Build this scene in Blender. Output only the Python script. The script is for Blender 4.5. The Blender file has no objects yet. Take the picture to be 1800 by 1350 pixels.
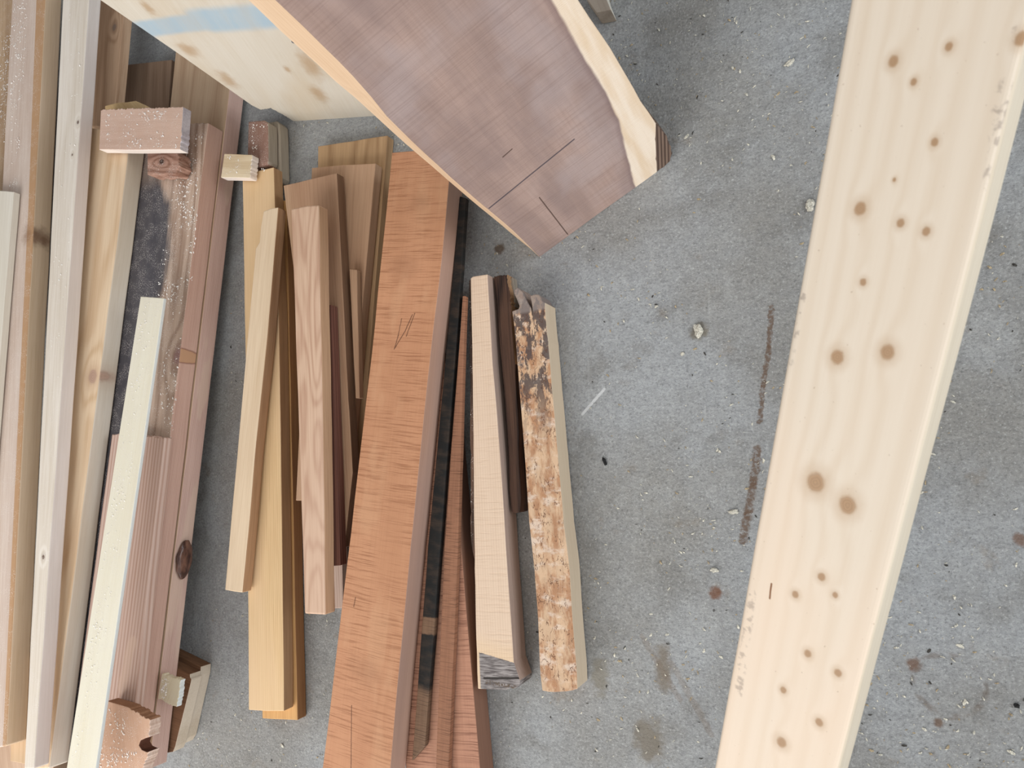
import bpy, bmesh, math, random
from mathutils import Vector, Matrix, noise as mnoise

# ------------------------------------------------------------------ camera
SC = bpy.context.scene
W, H_ = 1800.0, 1350.0
CX, CY = W / 2, H_ / 2
F = 1250.0                      # focal length in pixels (a phone's main camera)
CAMH = 1.06
KM = 1.06 / 1.45                 # length unit of the grain patterns
NAD = (1480.0, 810.0)           # where a plumb line below the camera meets the picture
dn = Vector((NAD[0] - CX, -(NAD[1] - CY), -F)).normalized()
up = -dn
ex = (Vector((1, 0, 0)) - up * up.x).normalized()
ey = up.cross(ex)
R = Matrix((ex, ey, up))        # camera space -> world space
EYE = Vector((0, 0, CAMH))
cam_d = bpy.data.cameras.new('camera')
cam_d.sensor_fit = 'HORIZONTAL'
cam_d.sensor_width = 36.0
cam_d.lens = 36.0 * F / W
cam_d.clip_start = 0.02
cam_d.dof.use_dof = True
cam_d.dof.focus_distance = 1.15
cam_d.dof.aperture_fstop = 14.0
cam = bpy.data.objects.new('camera', cam_d)
cam.matrix_world = Matrix.Translation(EYE) @ R.to_4x4()
SC.collection.objects.link(cam)
SC.camera = cam

# ------------------------------------------------------------------ light
SC.view_settings.view_transform = 'Standard'
SC.view_settings.look = 'None'
SC.view_settings.gamma = 1.0
SC.view_settings.use_curve_mapping = False
SC.view_settings.exposure = 0.03
world = bpy.data.worlds.new('world')
SC.world = world
world.use_nodes = True
wn = world.node_tree
bg = wn.nodes['Background']
tc = wn.nodes.new('ShaderNodeTexCoord')
sep = wn.nodes.new('ShaderNodeSeparateXYZ')
wn.links.new(tc.outputs['Generated'], sep.inputs[0])
wr = wn.nodes.new('ShaderNodeValToRGB')          # a dim room, brighter to front and right; right added to lift side faces
wm = wn.nodes.new('ShaderNodeMath'); wm.operation = 'MULTIPLY_ADD'
wx = wn.nodes.new('ShaderNodeMath'); wx.operation = 'MULTIPLY_ADD'
wx.inputs[1].default_value = 0.42; wx.inputs[2].default_value = 0.5
wn.links.new(sep.outputs['X'], wx.inputs[0]); wn.links.new(wx.outputs[0], wm.inputs[2])
wm.inputs[1].default_value = -0.38
wn.links.new(sep.outputs['Y'], wm.inputs[0])
wn.links.new(wm.outputs[0], wr.inputs[0])
wr.color_ramp.elements[0].position = 0.1
wr.color_ramp.elements[0].color = (0.13, 0.13, 0.135, 1)
wr.color_ramp.elements[1].position = 0.85
wr.color_ramp.elements[1].color = (0.78, 0.78, 0.79, 1)
wn.links.new(wr.outputs[0], bg.inputs[0])
bg.inputs[1].default_value = 1.0

def area(name, loc, target, sx, sy, power, col):
    l = bpy.data.lights.new(name, 'AREA')
    l.shape = 'RECTANGLE'; l.size = sx; l.size_y = sy
    l.energy = power; l.color = col
    o = bpy.data.objects.new(name, l)
    SC.collection.objects.link(o)
    o.location = loc
    o.rotation_euler = (Vector(target) - Vector(loc)).to_track_quat('-Z', 'Y').to_euler()
    return o
area('daylight_open_door', (-1.5, -2.5, 1.75), (-0.2, 0.1, 0.0), 3.0, 2.4, 116, (1.0, 0.985, 0.97))
area('daylight_side_window', (2.9, 0.5, 1.5), (-0.4, 0.0, 0.0), 2.0, 1.6, 62, (0.86, 0.93, 1.0))

# ------------------------------------------------------------------ pixel geometry
def ray(px, py):
    return (R @ Vector((px - CX, -(py - CY), -F))).normalized()

def P(px, py, z=0.0):
    d = ray(px, py)
    return EYE + d * ((z - CAMH) / d.z)

def plane_from(a, b, c):
    n = (b - a).cross(c - a).normalized()
    return a, n

def hit(px, py, pl):
    a, n = pl
    d = ray(px, py)
    return EYE + d * ((a - EYE).dot(n) / d.dot(n))

# ------------------------------------------------------------------ materials
SAT = [1.0]
def srgb(r, g, b):
    m = 0.35 * r + 0.5 * g + 0.15 * b
    r, g, b = (m + (c - m) * SAT[0] for c in (r, g, b))
    def f(c):
        c /= 255.0
        return c / 12.92 if c <= 0.04045 else ((c + 0.055) / 1.055) ** 2.4
    return (f(r), f(g), f(b), 1.0)

class NT:
    def __init__(s, name):
        s.m = bpy.data.materials.new(name)
        s.m.use_nodes = True
        s.t = s.m.node_tree
        s.b = s.t.nodes['Principled BSDF']
        mp = s.t.nodes.new('ShaderNodeMapping')
        mp.inputs['Scale'].default_value = (1 / KM, 1 / KM, 1 / KM)
        s.t.links.new(s.t.nodes.new('ShaderNodeTexCoord').outputs['Object'], mp.inputs['Vector'])
        s.tc = mp.outputs[0]
        s.xyz = None
    def new(s, kind):
        return s.t.nodes.new(kind)
    def put(s, sock, v):
        if isinstance(v, bpy.types.NodeSocket):
            s.t.links.new(v, sock)
        elif v is not None:
            if hasattr(sock.default_value, '__len__') and not hasattr(v, '__len__'):
                v = [v] * len(sock.default_value)
            if hasattr(sock.default_value, '__len__') and len(sock.default_value) == 3 and len(v) == 4:
                v = v[:3]
            sock.default_value = v
    def math(s, op, a, b=0.0, c=None, clamp=False):
        n = s.new('ShaderNodeMath'); n.operation = op; n.use_clamp = clamp
        s.put(n.inputs[0], a); s.put(n.inputs[1], b)
        if c is not None: s.put(n.inputs[2], c)
        return n.outputs[0]
    def vmath(s, op, a, b):
        n = s.new('ShaderNodeVectorMath'); n.operation = op
        s.put(n.inputs[0], a); s.put(n.inputs[1], b)
        return n.outputs['Value'] if op in ('LENGTH', 'DISTANCE', 'DOT_PRODUCT') else n.outputs[0]
    def scale(s, vec, sc, off=(0, 0, 0)):
        n = s.new('ShaderNodeMapping')
        s.put(n.inputs['Vector'], vec); s.put(n.inputs['Scale'], sc); s.put(n.inputs['Location'], off)
        return n.outputs[0]
    def noise(s, vec, scale=1.0, detail=3.0, rough=0.5, dist=0.0, out='Fac'):
        n = s.new('ShaderNodeTexNoise')
        s.put(n.inputs['Vector'], vec)
        n.inputs['Scale'].default_value = scale; n.inputs['Detail'].default_value = detail
        n.inputs['Roughness'].default_value = rough; n.inputs['Distortion'].default_value = dist
        return n.outputs[out]
    def ramp(s, v, lo, hi, a=0.0, b=1.0):
        n = s.new('ShaderNodeMapRange'); n.clamp = True
        n.interpolation_type = 'SMOOTHSTEP'
        s.put(n.inputs[0], v)
        n.inputs[1].default_value = lo; n.inputs[2].default_value = hi
        n.inputs[3].default_value = a; n.inputs[4].default_value = b
        return n.outputs[0]
    def mix(s, f, a, b, mode='MIX'):
        n = s.new('ShaderNodeMix'); n.data_type = 'RGBA'; n.blend_type = mode
        n.clamp_factor = True
        s.put(n.inputs[0], f); s.put(n.inputs[6], a); s.put(n.inputs[7], b)
        return n.outputs[2]
    def split(s):
        if s.xyz is None:
            n = s.new('ShaderNodeSeparateXYZ'); s.t.links.new(s.tc, n.inputs[0]); s.xyz = n.outputs
        return s.xyz
    def spot(s, p, rad, stretch=(1, 1, 1), wob=0.35, rot=0.0):
        """1 inside an ellipse about p (object space), 0 outside; returns normalised distance"""
        v = s.vmath('SUBTRACT', s.tc, tuple(p))
        if rot:
            n = s.new('ShaderNodeVectorRotate'); n.rotation_type = 'Z_AXIS'
            s.put(n.inputs['Vector'], v); n.inputs['Angle'].default_value = rot
            v = n.outputs[0]
        v = s.scale(v, (stretch[0] / rad, stretch[1] / rad, 0.25 / rad))
        d = s.vmath('LENGTH', v, (0, 0, 0))
        if wob:
            nz = s.noise(s.tc, 1.1 / rad, 3, 0.6)
            d = s.math('ADD', d, s.math('MULTIPLY_ADD', nz, 2 * wob, -wob))
        return d
    def seg(s, a, b, width, wob=0.0, wscale=60.0):
        """distance mask around the segment a-b in object XY"""
        x, y = s.split()[0], s.split()[1]
        if wob:
            nx = s.noise(s.tc, wscale, 4, 0.6)
            ny = s.noise(s.scale(s.tc, (1, 1, 1), (3.3, 1.7, 0)), wscale, 4, 0.6)
            x = s.math('ADD', x, s.math('MULTIPLY_ADD', nx, 2 * wob, -wob))
            y = s.math('ADD', y, s.math('MULTIPLY_ADD', ny, 2 * wob, -wob))
        dx, dy = b[0] - a[0], b[1] - a[1]
        L2 = dx * dx + dy * dy
        ax = s.math('SUBTRACT', x, a[0]); ay = s.math('SUBTRACT', y, a[1])
        t = s.math('ADD', s.math('MULTIPLY', ax, dx / L2), s.math('MULTIPLY', ay, dy / L2), clamp=True)
        qx = s.math('SUBTRACT', ax, s.math('MULTIPLY', t, dx))
        qy = s.math('SUBTRACT', ay, s.math('MULTIPLY', t, dy))
        d = s.math('SQRT', s.math('ADD', s.math('MULTIPLY', qx, qx), s.math('MULTIPLY', qy, qy)))
        return s.ramp(d, width * 0.5, width, 1.0, 0.0)
    def curve(s, x, pts):
        n = s.new('ShaderNodeFloatCurve')
        c = n.mapping.curves[0]
        xs = [p[0] for p in pts]; ys = [p[1] for p in pts]
        x0, x1 = min(xs), max(xs); y0, y1 = min(ys) - 1e-4, max(ys) + 1e-4
        pp = sorted([((p[0] - x0) / (x1 - x0), (p[1] - y0) / (y1 - y0)) for p in pts])
        c.points[0].location = pp[0]; c.points[1].location = pp[-1]
        for q in pp[1:-1]: c.points.new(*q)
        for q in c.points: q.handle_type = 'VECTOR'
        n.mapping.update()
        s.put(n.inputs['Value'], s.math('DIVIDE', s.math('SUBTRACT', x, x0), x1 - x0, clamp=True))
        return s.math('MULTIPLY_ADD', n.outputs[0], y1 - y0, y0)
    def finish(s, col, rough=0.7, bump=None, strength=0.3, dist=0.001, spec=0.3):
        s.put(s.b.inputs['Base Color'], col)
        s.put(s.b.inputs['Roughness'], rough)
        s.b.inputs['Specular IOR Level'].default_value = spec
        if bump is not None:
            n = s.new('ShaderNodeBump')
            n.inputs['Strength'].default_value = strength
            n.inputs['Distance'].default_value = dist
            s.put(n.inputs['Height'], bump)
            s.put(s.b.inputs['Normal'], n.outputs[0])
        return s.m

SAT[0] = 0.84
SEED = [0]
def wood(name, light, dark, rings=5.0, ring_c=0.45, yfreq=0.0, fine=0.35, curl=0.0, curl_scale=110.0, curl_col=None,
         tint=None, tint_amt=0.4, knots=(), dust=0.0, fuzz=0.25, extra=None, rough=0.75, band=None, stretch=1.0):
    """light/dark sRGB of early and late wood; grain runs along object X"""
    SEED[0] += 1
    sd = SEED[0] * 1.37
    s = NT(name)
    L, D = srgb(*light), srgb(*dark)
    tcv = s.tc
    for (kp, kr, kc) in knots:        # the grain swerves round each knot
        pass
    slow = s.noise(s.scale(tcv, (1.1 * stretch, 8, 8), (sd, sd * 2, 0)), 1.0, 2.0, 0.45)
    ph = s.math('MULTIPLY', slow, rings * 6.283)
    if yfreq:
        ph = s.math('MULTIPLY_ADD', s.math('ADD', s.split()[1], s.math('MULTIPLY', s.split()[2], 0.8)), yfreq * 6.283, ph)
    for (kp, kr, kc) in knots:
        d = s.spot(kp, kr * 2.6, (0.55, 1, 1), 0.0)
        kamp = 9.0 if rings > 2 else 3.0
        ph = s.math('MULTIPLY_ADD', s.ramp(d, 0.0, 1.6, 1.0, 0.0), kamp, ph)
    w = s.math('MULTIPLY_ADD', s.math('SINE', ph), 0.5, 0.5)
    w = s.math('POWER', w, 1.8)
    fib = s.noise(s.scale(tcv, (7, 230, 230), (sd, 0, sd)), 1.0, 3.0, 0.6)
    fib2 = s.noise(s.scale(tcv, (2.5, 70, 70), (sd, sd, 0)), 1.0, 2.0, 0.5)
    g = s.math('MULTIPLY', w, ring_c)
    g = s.math('ADD', g, s.math('MULTIPLY', s.ramp(fib, 0.35, 0.75), fine))
    g = s.math('ADD', g, s.math('MULTIPLY', s.ramp(fib2, 0.4, 0.75), 0.25 * fine + 0.1 * ring_c))
    g = s.math('MINIMUM', g, 1.0)
    col = s.mix(g, L, D)
    if tint:
        tn = s.noise(s.scale(tcv, (1.6, 6, 6), (sd * 3, 0, 0)), 1.0, 2.0, 0.5)
        col = s.mix(s.math('MULTIPLY', s.ramp(tn, 0.42, 0.66), tint_amt), col, srgb(*tint))
    hgt = s.math('MULTIPLY_ADD', fib, 0.5, s.math('MULTIPLY', w, -0.15))
    if curl:
        wv = s.vmath('ADD', tcv, s.scale(s.noise(s.scale(tcv, (12, 20, 20)), 1, 2, 0.5, out='Color'), (0.004, 0.0, 0.0)))
        cn = s.noise(s.scale(wv, (curl_scale * 2.2, 9, 9), (sd, 0, 0)), 1.0, 3.0, 0.62)
        area_n = s.noise(s.scale(tcv, (5, 14, 14), (0, sd, 0)), 1.0, 2.0)
        cm = s.math('MULTIPLY', s.ramp(cn, 0.47, 0.66), s.ramp(area_n, 0.25, 0.6, 0.35, 1.0))
        col = s.mix(s.math('MULTIPLY', cm, curl), col, srgb(*(curl_col or dark)))
        hgt = s.math('ADD', hgt, s.math('MULTIPLY', cm, -0.7))
    if extra:
        col, hgt = extra(s, col, hgt)
    for (kp, kr, kc) in knots:
        d = s.spot(kp, kr, (0.8, 1, 1), 0.22)
        halo = s.ramp(d, 0.6, 2.6, 0.5, 0.0)
        col = s.mix(halo, col, s.mix(0.5, D, srgb(*kc)))
        rg = s.math('MULTIPLY_ADD', s.math('SINE', s.math('MULTIPLY', d, 22.0)), 0.2, 0.8)
        col = s.mix(s.ramp(d, 0.6, 1.2, 0.9, 0.0), col, s.mix(rg, tuple(c * 0.6 for c in srgb(*kc)[:3]) + (1,), srgb(*kc)))
    if dust:
        wh = s.noise(s.scale(tcv, (1, 1, 1), (sd, 0, 0)), 420.0, 2.0, 0.6)
        ar = s.noise(tcv, 28.0, 3.0, 0.6)
        m = s.math('MULTIPLY', s.ramp(wh, 0.56, 0.66), s.ramp(ar, 0.5 - 0.12 * dust, 0.62))
        col = s.mix(s.math('MULTIPLY', m, 0.8), col, srgb(238, 228, 220))
        hgt = s.math('ADD', hgt, s.math('MULTIPLY', m, 1.5))
    fz = s.noise(tcv, 700.0, 3.0, 0.7)
    hgt = s.math('ADD', hgt, s.math('MULTIPLY', fz, fuzz))
    return s.finish(col, rough, hgt, 0.35, 0.0008, 0.25)

# ------------------------------------------------------------------ board builder
RND = random.Random(7)
def resample(pts, step, wob, closed=True, seed=0.0, ragged=()):
    out = []
    n = len(pts)
    for i in range(n):
        a, b = pts[i], pts[(i + 1) % n]
        L = (b - a).length
        rg = i in ragged
        st = 0.0028 if rg else step
        k = max(1, int(L / st))
        nrm = Vector((-(b - a).y, (b - a).x)).normalized() if L > 1e-6 else Vector((0, 0))
        for j in range(k):
            t = j / k
            p = a.lerp(b, t)
            if j:
                env = min(1.0, 4 * t * (1 - t) * 2)
                if rg:
                    p = p + nrm * RND.uniform(-0.0016, 0.0016)
                else:
                    p = p + nrm * wob * env * mnoise.noise(Vector((p.x * 9, p.y * 9, seed)))
            out.append((p, i))
    return out

BOARDS = {}
def board(name, label, cat, outline, ctrl, t, mats, wob=0.0012, step=0.025, bevel=0.0012, ragged=(), edge_mat=None,
          parent=None, group=None, low=None, axis=None, plane=None, bseg=2):
    """outline: picture points round the top face; ctrl: three (x, y, z) that fix the plane of that face; t: thickness"""
    pl = plane or plane_from(*[P(*c) for c in ctrl])
    if pl[1].dot(EYE - pl[0]) < 0: pl = (pl[0], -pl[1])
    n = pl[1]
    pts = [hit(x, y, pl) for (x, y) in outline]
    a, b = (axis if axis else ((0, 1), (2, 3)))
    p0 = sum((pts[i] for i in a), Vector()) / len(a)
    p1 = sum((pts[i] for i in b), Vector()) / len(b)
    X = (p1 - p0); X = (X - n * X.dot(n)).normalized()
    Y = n.cross(X)
    M = Matrix((X, Y, n)).transposed().to_4x4(); M.translation = p0
    Mi = M.inverted()
    loc2 = [(Mi @ p).to_2d() for p in pts]
    SEEDV = RND.random() * 50
    rs = resample(loc2, step, wob, True, SEEDV, ragged)
    bm = bmesh.new()
    top = [bm.verts.new((p.x, p.y, 0)) for p, _ in rs]
    if low:
        pl2 = (pl[0] - n * t, n)
        lows = [(Mi @ hit(x, y, pl2)).to_2d() for (x, y) in low]
        rs2 = []
        k = 0
        for i in range(len(lows)):
            cnt = sum(1 for _, e in rs if e == i)
            for j in range(cnt):
                rs2.append(lows[i].lerp(lows[(i + 1) % len(lows)], j / cnt) + (rs[k][0] - loc2[i].lerp(loc2[(i + 1) % len(loc2)], j / cnt)))
                k += 1
        bot = [bm.verts.new((p.x, p.y, -t)) for p in rs2]
    else:
        bot = [bm.verts.new((p.x, p.y, -t)) for p, _ in rs]
    f = bm.faces.new(top)
    g = bm.faces.new(list(reversed(bot)))
    N = len(rs)
    for i in range(N):
        q = bm.faces.new((top[i], bot[i], bot[(i + 1) % N], top[(i + 1) % N]))
        e = rs[i][1]
        q.material_index = (edge_mat or {}).get(e, (edge_mat or {}).get('all', 0))
    bmesh.ops.recalc_face_normals(bm, faces=bm.faces)
    me = bpy.data.meshes.new(name)
    bm.to_mesh(me); bm.free()
    for m in (mats if isinstance(mats, (list, tuple)) else [mats]): me.materials.append(m)
    o = bpy.data.objects.new(name, me)
    SC.collection.objects.link(o)
    if parent:
        o.parent = parent
        o.matrix_parent_inverse = parent.matrix_world.inverted()
    o.matrix_world = M
    if label: o['label'] = label
    if cat and not parent: o['category'] = cat
    if group: o['group'] = group
    if bevel:
        md = o.modifiers.new('bevel', 'BEVEL')
        md.width = bevel; md.segments = bseg; md.limit_method = 'ANGLE'; md.angle_limit = math.radians(40)
    o['_t'] = t
    BOARDS[name] = o
    return o

def frame_of(outline, ctrl, axis=None, plane=None):
    """picture point -> object-space point of the board with this outline"""
    pl = plane or plane_from(*[P(*c) for c in ctrl])
    if pl[1].dot(EYE - pl[0]) < 0: pl = (pl[0], -pl[1])
    n = pl[1]
    pts = [hit(x, y, pl) for (x, y) in outline]
    a, b = (axis if axis else ((0, 1), (2, 3)))
    p0 = sum((pts[i] for i in a), Vector()) / len(a)
    p1 = sum((pts[i] for i in b), Vector()) / len(b)
    X = (p1 - p0); X = (X - n * X.dot(n)).normalized()
    Y = n.cross(X)
    M = Matrix((X, Y, n)).transposed().to_4x4(); M.translation = p0
    Mi = M.inverted()
    return lambda x, y: tuple((Mi @ hit(x, y, pl)) / KM)

def flat(z, z1=None):
    z1 = z if z1 is None else z1
    return [(300, 200, z), (600, 200, z), (450, 1350, z1)]

# ------------------------------------------------------------------ floor
def make_floor():
    s = NT('concrete')
    tcv = s.tc
    big = s.noise(tcv, 2.2, 4, 0.55)
    mid = s.noise(s.scale(tcv, (1, 1, 1), (5, 2, 0)), 7.0, 5, 0.62)
    sml = s.noise(tcv, 60.0, 4, 0.65)
    fin = s.noise(tcv, 190.0, 4, 0.8)
    col = s.mix(s.ramp(big, 0.36, 0.64), srgb(146, 144, 138), srgb(164, 167, 168))
    col = s.mix(s.math('MULTIPLY', s.ramp(mid, 0.52, 0.7), 0.55), col, srgb(122, 119, 112))
    col = s.mix(s.math('MULTIPLY', s.ramp(mid, 0.46, 0.3), 0.35), col, srgb(182, 184, 182))
    tan = s.noise(s.scale(tcv, (1, 1, 1), (9, 4, 0)), 11.0, 4, 0.65)
    col = s.mix(s.math('MULTIPLY', s.ramp(tan, 0.6, 0.72), 0.4), col, srgb(140, 124, 104))
    col = s.mix(s.math('MULTIPLY', s.ramp(sml, 0.35, 0.7), 0.28), col, srgb(96, 97, 98))
    col = s.mix(s.math('MULTIPLY', s.ramp(fin, 0.5, 0.7), 0.6), col, srgb(84, 84, 84))
    col = s.mix(s.math('MULTIPLY', s.ramp(fin, 0.46, 0.3), 0.6), col, srgb(208, 210, 208))
    sweep = s.noise(s.scale(tcv, (30, 4, 1), (0, 0, 0)), 1.0, 3, 0.6)
    col = s.mix(s.math('MULTIPLY', s.ramp(sweep, 0.6, 0.75), 0.12), col, srgb(205, 205, 200))
    def pts(*q): return [P(x, y) / KM for x, y in q]
    rust = srgb(108, 84, 66)
    line = pts((1356, 540), (1352, 610), (1341, 680), (1336, 740))
    line2 = pts((1332, 790), (1324, 850), (1314, 905), (1306, 950))
    for L, wd in ((line, 0.0065), (line2, 0.010)):
        for a, b in zip(L, L[1:]):
            m = s.seg(a, b, wd, 0.007, 90)
            col = s.mix(s.math('MULTIPLY', m, s.ramp(s.noise(tcv, 130, 3, 0.6), 0.35, 0.55, 0.25, 0.85)), col, rust)
    for (x, y, r, st, cc) in ((1258, 1042, 0.013, (1, 1, 1), (120, 72, 42)), (1606, 1168, 0.012, (1, 1, 1), (116, 82, 60)),
                              (1650, 1270, 0.008, (1, 1, 1), (112, 84, 64)), (1795, 948, 0.012, (1, 1, 1), (118, 86, 66)),
                              (1255, 1073, 0.003, (1, 1, 1), (60, 56, 52)), (878, 437, 0.014, (1, 1, 1), (92, 70, 50)),
                              (1140, 1300, 0.03, (1, 0.6, 1), (122, 112, 96)), (1165, 1175, 0.028, (1.6, .5, 1), (124, 112, 96)),
                              (1230, 583, 0.02, (1, 1, 1), (120, 112, 96)), (1055, 1190, .02, (1, .5, 1), (128, 122, 108))):
        d = s.spot(tuple(P(x, y) / KM), r, st, 0.75)
        col = s.mix(s.ramp(d, 0.5, 1.25, 0.8, 0.0), col, srgb(*cc))
    # brown ring left by a can at the lower right
    d = s.spot(tuple(P(1668, 1205) / KM), 0.055, (1, 1, 1), 0.16)
    ringm = s.math('MULTIPLY', s.ramp(s.math('ABSOLUTE', s.math('SUBTRACT', d, 0.95)), 0.03, 0.14, 1.0, 0.0), s.ramp(s.noise(tcv, 40, 3), 0.42, 0.6))
    col = s.mix(s.math('MULTIPLY', ringm, 0.45), col, srgb(104, 84, 66))
    # pale scratch
    a, b = pts((1024, 728), (1062, 684))
    col = s.mix(s.math('MULTIPLY', s.seg(a, b, 0.004, 0.0008), 0.75), col, srgb(212, 214, 214))
    for (x0, y0, x1, y1) in ((1180, 1165, 1250, 1290), (1130, 1120, 1195, 1230)):
        a, b = pts((x0, y0), (x1, y1))
        col = s.mix(s.math('MULTIPLY', s.seg(a, b, 0.008, 0.01, 50), 0.3), col, srgb(124, 104, 84))
    h = s.math('ADD', s.math('MULTIPLY', fin, 1.0), s.math('MULTIPLY', sml, 1.2))
    m = s.finish(col, 0.8, h, 0.8, 0.002, 0.2)
    me = bpy.data.meshes.new('floor')
    bm = bmesh.new()
    vs = [bm.verts.new(v) for v in ((-4, -4, 0), (3.2, -4, 0), (3.2, 3, 0), (-4, 3, 0))]
    bm.faces.new(vs); bm.to_mesh(me); bm.free()
    me.materials.append(m)
    o = bpy.data.objects.new('floor', me)
    SC.collection.objects.link(o)
    o['label'] = 'grey worn concrete garage floor with rust stains'
    o['kind'] = 'structure'
make_floor()

# ------------------------------------------------------------------ leaning plywood panel
def quad(xL, yT, xR, xR2, yB, xL2):
    return [(xL, yT), (xR, yT), (xR2, yB), (xL2, yB)]

def lean_plane(pa, pb, vp):
    """plane through floor points pa, pb that also holds the direction towards vanishing point vp"""
    a, b = P(*pa), P(*pb)
    d = ray(*vp)
    n = (b - a).cross(d).normalized()
    if n.dot(EYE - a) < 0: n = -n
    return a, n
ply_pl = lean_plane((470, 216), (660, 204), (1480, 900))
def ply_extra(s, col, hgt):
    f = PLYF
    # plywood face: blotches, a sprayed pale blue band
    nz = s.noise(s.scale(s.tc, (3, 12, 12), (4, 0, 0)), 1.0, 5, 0.65)
    col = s.mix(s.math('MULTIPLY', s.ramp(nz, 0.5, 0.75), 0.4), col, srgb(184, 158, 120))
    a, b = f(150, 66), f(360, 37)
    c, d = f(360, 37), f(600, 18)
    for p, q, wd in ((a, b, 0.036), (c, d, 0.050)):
        m = s.seg(p, q, wd, 0.006, 14)
        bl = m if p is a else s.math('MAXIMUM', bl, m)
    col = s.mix(s.math('MULTIPLY', bl, s.ramp(nz, .3, .7, .8, .5)), col, srgb(138, 178, 204))
    for (x, y, r, st) in ((332, 88, 0.026, (1, 1, 1)), (505, 122, 0.010, (0.6, 1.3, 1)), (400, 140, 0.02, (.5, 1, 1)), (545, 115, .03, (.5, 1.4, 1)), (560, 165, 0.02, (.5, 1, 1)), (260, 14, .012, (.5, 1, 1))):
        dd = s.spot(f(x, y), r, st, 0.55)
        col = s.mix(s.ramp(dd, 0.2, 1.5, 0.6, 0.0), col, srgb(170, 128, 78))
    return col, hgt
ply_out = [(176, 0), (310, 92), (442, 185), (458, 193), (476, 190), (492, 199), (518, 214), (590, 209), (660, 204), (790, 195), (560, -330), (-300, -330)]
# top face outline is given clockwise; its far end lies outside the picture
PLYF = frame_of(ply_out, None, axis=((4, 6), (10, 11)), plane=ply_pl)
m_ply = wood('plywood_face', (208, 200, 184), (194, 180, 156), rings=2, ring_c=0.2, fine=0.25, tint=(196, 168, 126), tint_amt=0.4, extra=ply_extra, stretch=2.5, rough=0.7)
m_plyedge = wood('plywood_edge', (190, 160, 120), (140, 108, 74), yfreq=0, fine=0.4)
ply = board('plywood_panel', 'pale plywood panel with a light blue paint band, standing behind the walnut slab', 'plywood panel',
            ply_out, None, 0.018, [m_ply, m_plyedge], wob=0.0, axis=((4, 6), (10, 11)), plane=ply_pl, bevel=0.0008, step=0.01,
            edge_mat={i: 1 for i in range(12)}, ragged=(3, 4, 5))

# ------------------------------------------------------------------ walnut slab
slab_pl = lean_plane((948, 452), (1170, 292), (1651, 1059))
slab_pl = (slab_pl[0], slab_pl[1])
S_out = [(948, 452), (902, 406), (792, 312), (679, 204), (621, 135), (536, 50), (430, -50), (260, -210), (880, -210), (985, -50), (1016, 0), (1073, 85), (1126, 178), (1153, 217), (1155, 302), (1050, 377)]
S_low = [(948, 452), (897, 409), (784, 314), (656, 201), (590, 144), (490, 52), (384, -50), (210, -210), (880, -210), (985, -50), (1016, 0), (1073, 85), (1126, 178), (1153, 217), (1155, 302), (1050, 377)]
S_ax = ((7, 8), (0, 14))
SF = frame_of(S_out, None, axis=S_ax, plane=slab_pl)
def slab_extra(s, col, hgt):
    f = SF
    x, y = s.split()[0], s.split()[1]
    # sapwood boundary along the right-hand live edge
    pts = [f(*q)[:2] for q in ((900, -110), (971, 0), (1016, 85), (1069, 171), (1087, 213), (1098, 260), (1108, 300), (1121, 336))]
    g = s.curve(x, pts)
    rs = 1.0
    wobn = s.noise(s.scale(s.tc, (10, 30, 30)), 1, 3, 0.6)
    dy = s.math('ADD', s.math('SUBTRACT', y, g), s.math('MULTIPLY_ADD', wobn, 0.012, -0.006))
    sgn = 1.0 if f(1140, 240)[1] > f(1060, 240)[1] else -1.0
    dy = s.math('MULTIPLY', dy, sgn)
    purple = s.noise(s.scale(s.tc, (3, 9, 9), (2, 2, 0)), 1.0, 4, 0.6)
    col = s.mix(s.ramp(purple, 0.38, 0.66), col, srgb(142, 118, 110))
    pale_mottle = s.noise(s.scale(s.tc, (5, 6, 6), (7, 1, 0)), 1.0, 3, 0.55)  # random paler patches mottling the walnut
    col = s.mix(s.math('MULTIPLY', s.ramp(pale_mottle, 0.48, 0.68), 0.45), col, srgb(166, 150, 148))
    saw = s.noise(s.scale(s.tc, (330, 5, 5)), 1.0, 3, 0.6)
    saw2 = s.noise(s.scale(s.tc, (60, 2.0, 2.0), (1, 0, 0)), 1.0, 2, 0.6)
    mm = s.math('ADD', s.math('MULTIPLY', s.ramp(saw, 0.46, 0.7), 0.2), s.math('MULTIPLY', s.ramp(saw2, 0.5, 0.72), 0.12))
    col = s.mix(mm, col, srgb(104, 76, 66))
    band = s.ramp(dy, -0.014, -0.001)
    col = s.mix(s.math('MULTIPLY', band, 0.45), col, srgb(112, 88, 86))
    sapn = s.mix(s.ramp(s.noise(s.scale(s.tc, (6, 40, 40)), 1, 3), 0.35, 0.7), srgb(222, 204, 182), srgb(212, 186, 154))
    col = s.mix(s.ramp(dy, -0.002, 0.004), col, sapn)
    # pencil line and the check running in from the end
    a, b = f(860, 366), f(1009, 245)
    col = s.mix(s.math('MULTIPLY', s.seg(a, b, 0.0022, 0.0004), 0.85), col, srgb(62, 56, 66))
    for q in (((948, 347), (998, 412)), ((900, 262), (884, 276))):
        a, b = f(*q[0]), f(*q[1])
        col = s.mix(s.math('MULTIPLY', s.seg(a, b, 0.0018, 0.0005), 0.8), col, srgb(66, 44, 34))
    hgt = s.math('ADD', hgt, s.math('MULTIPLY', s.ramp(saw, 0.4, 0.7), -0.5))
    return col, hgt
m_walnut = wood('walnut_face', (166, 138, 126), (136, 110, 98), rings=3, ring_c=0.4, fine=0.25, extra=slab_extra, fuzz=0.5)
m_walsap = wood('walnut_sapwood_edge', (226, 194, 158), (200, 160, 120), rings=2, ring_c=0.3, fine=0.4, fuzz=0.9)
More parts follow.
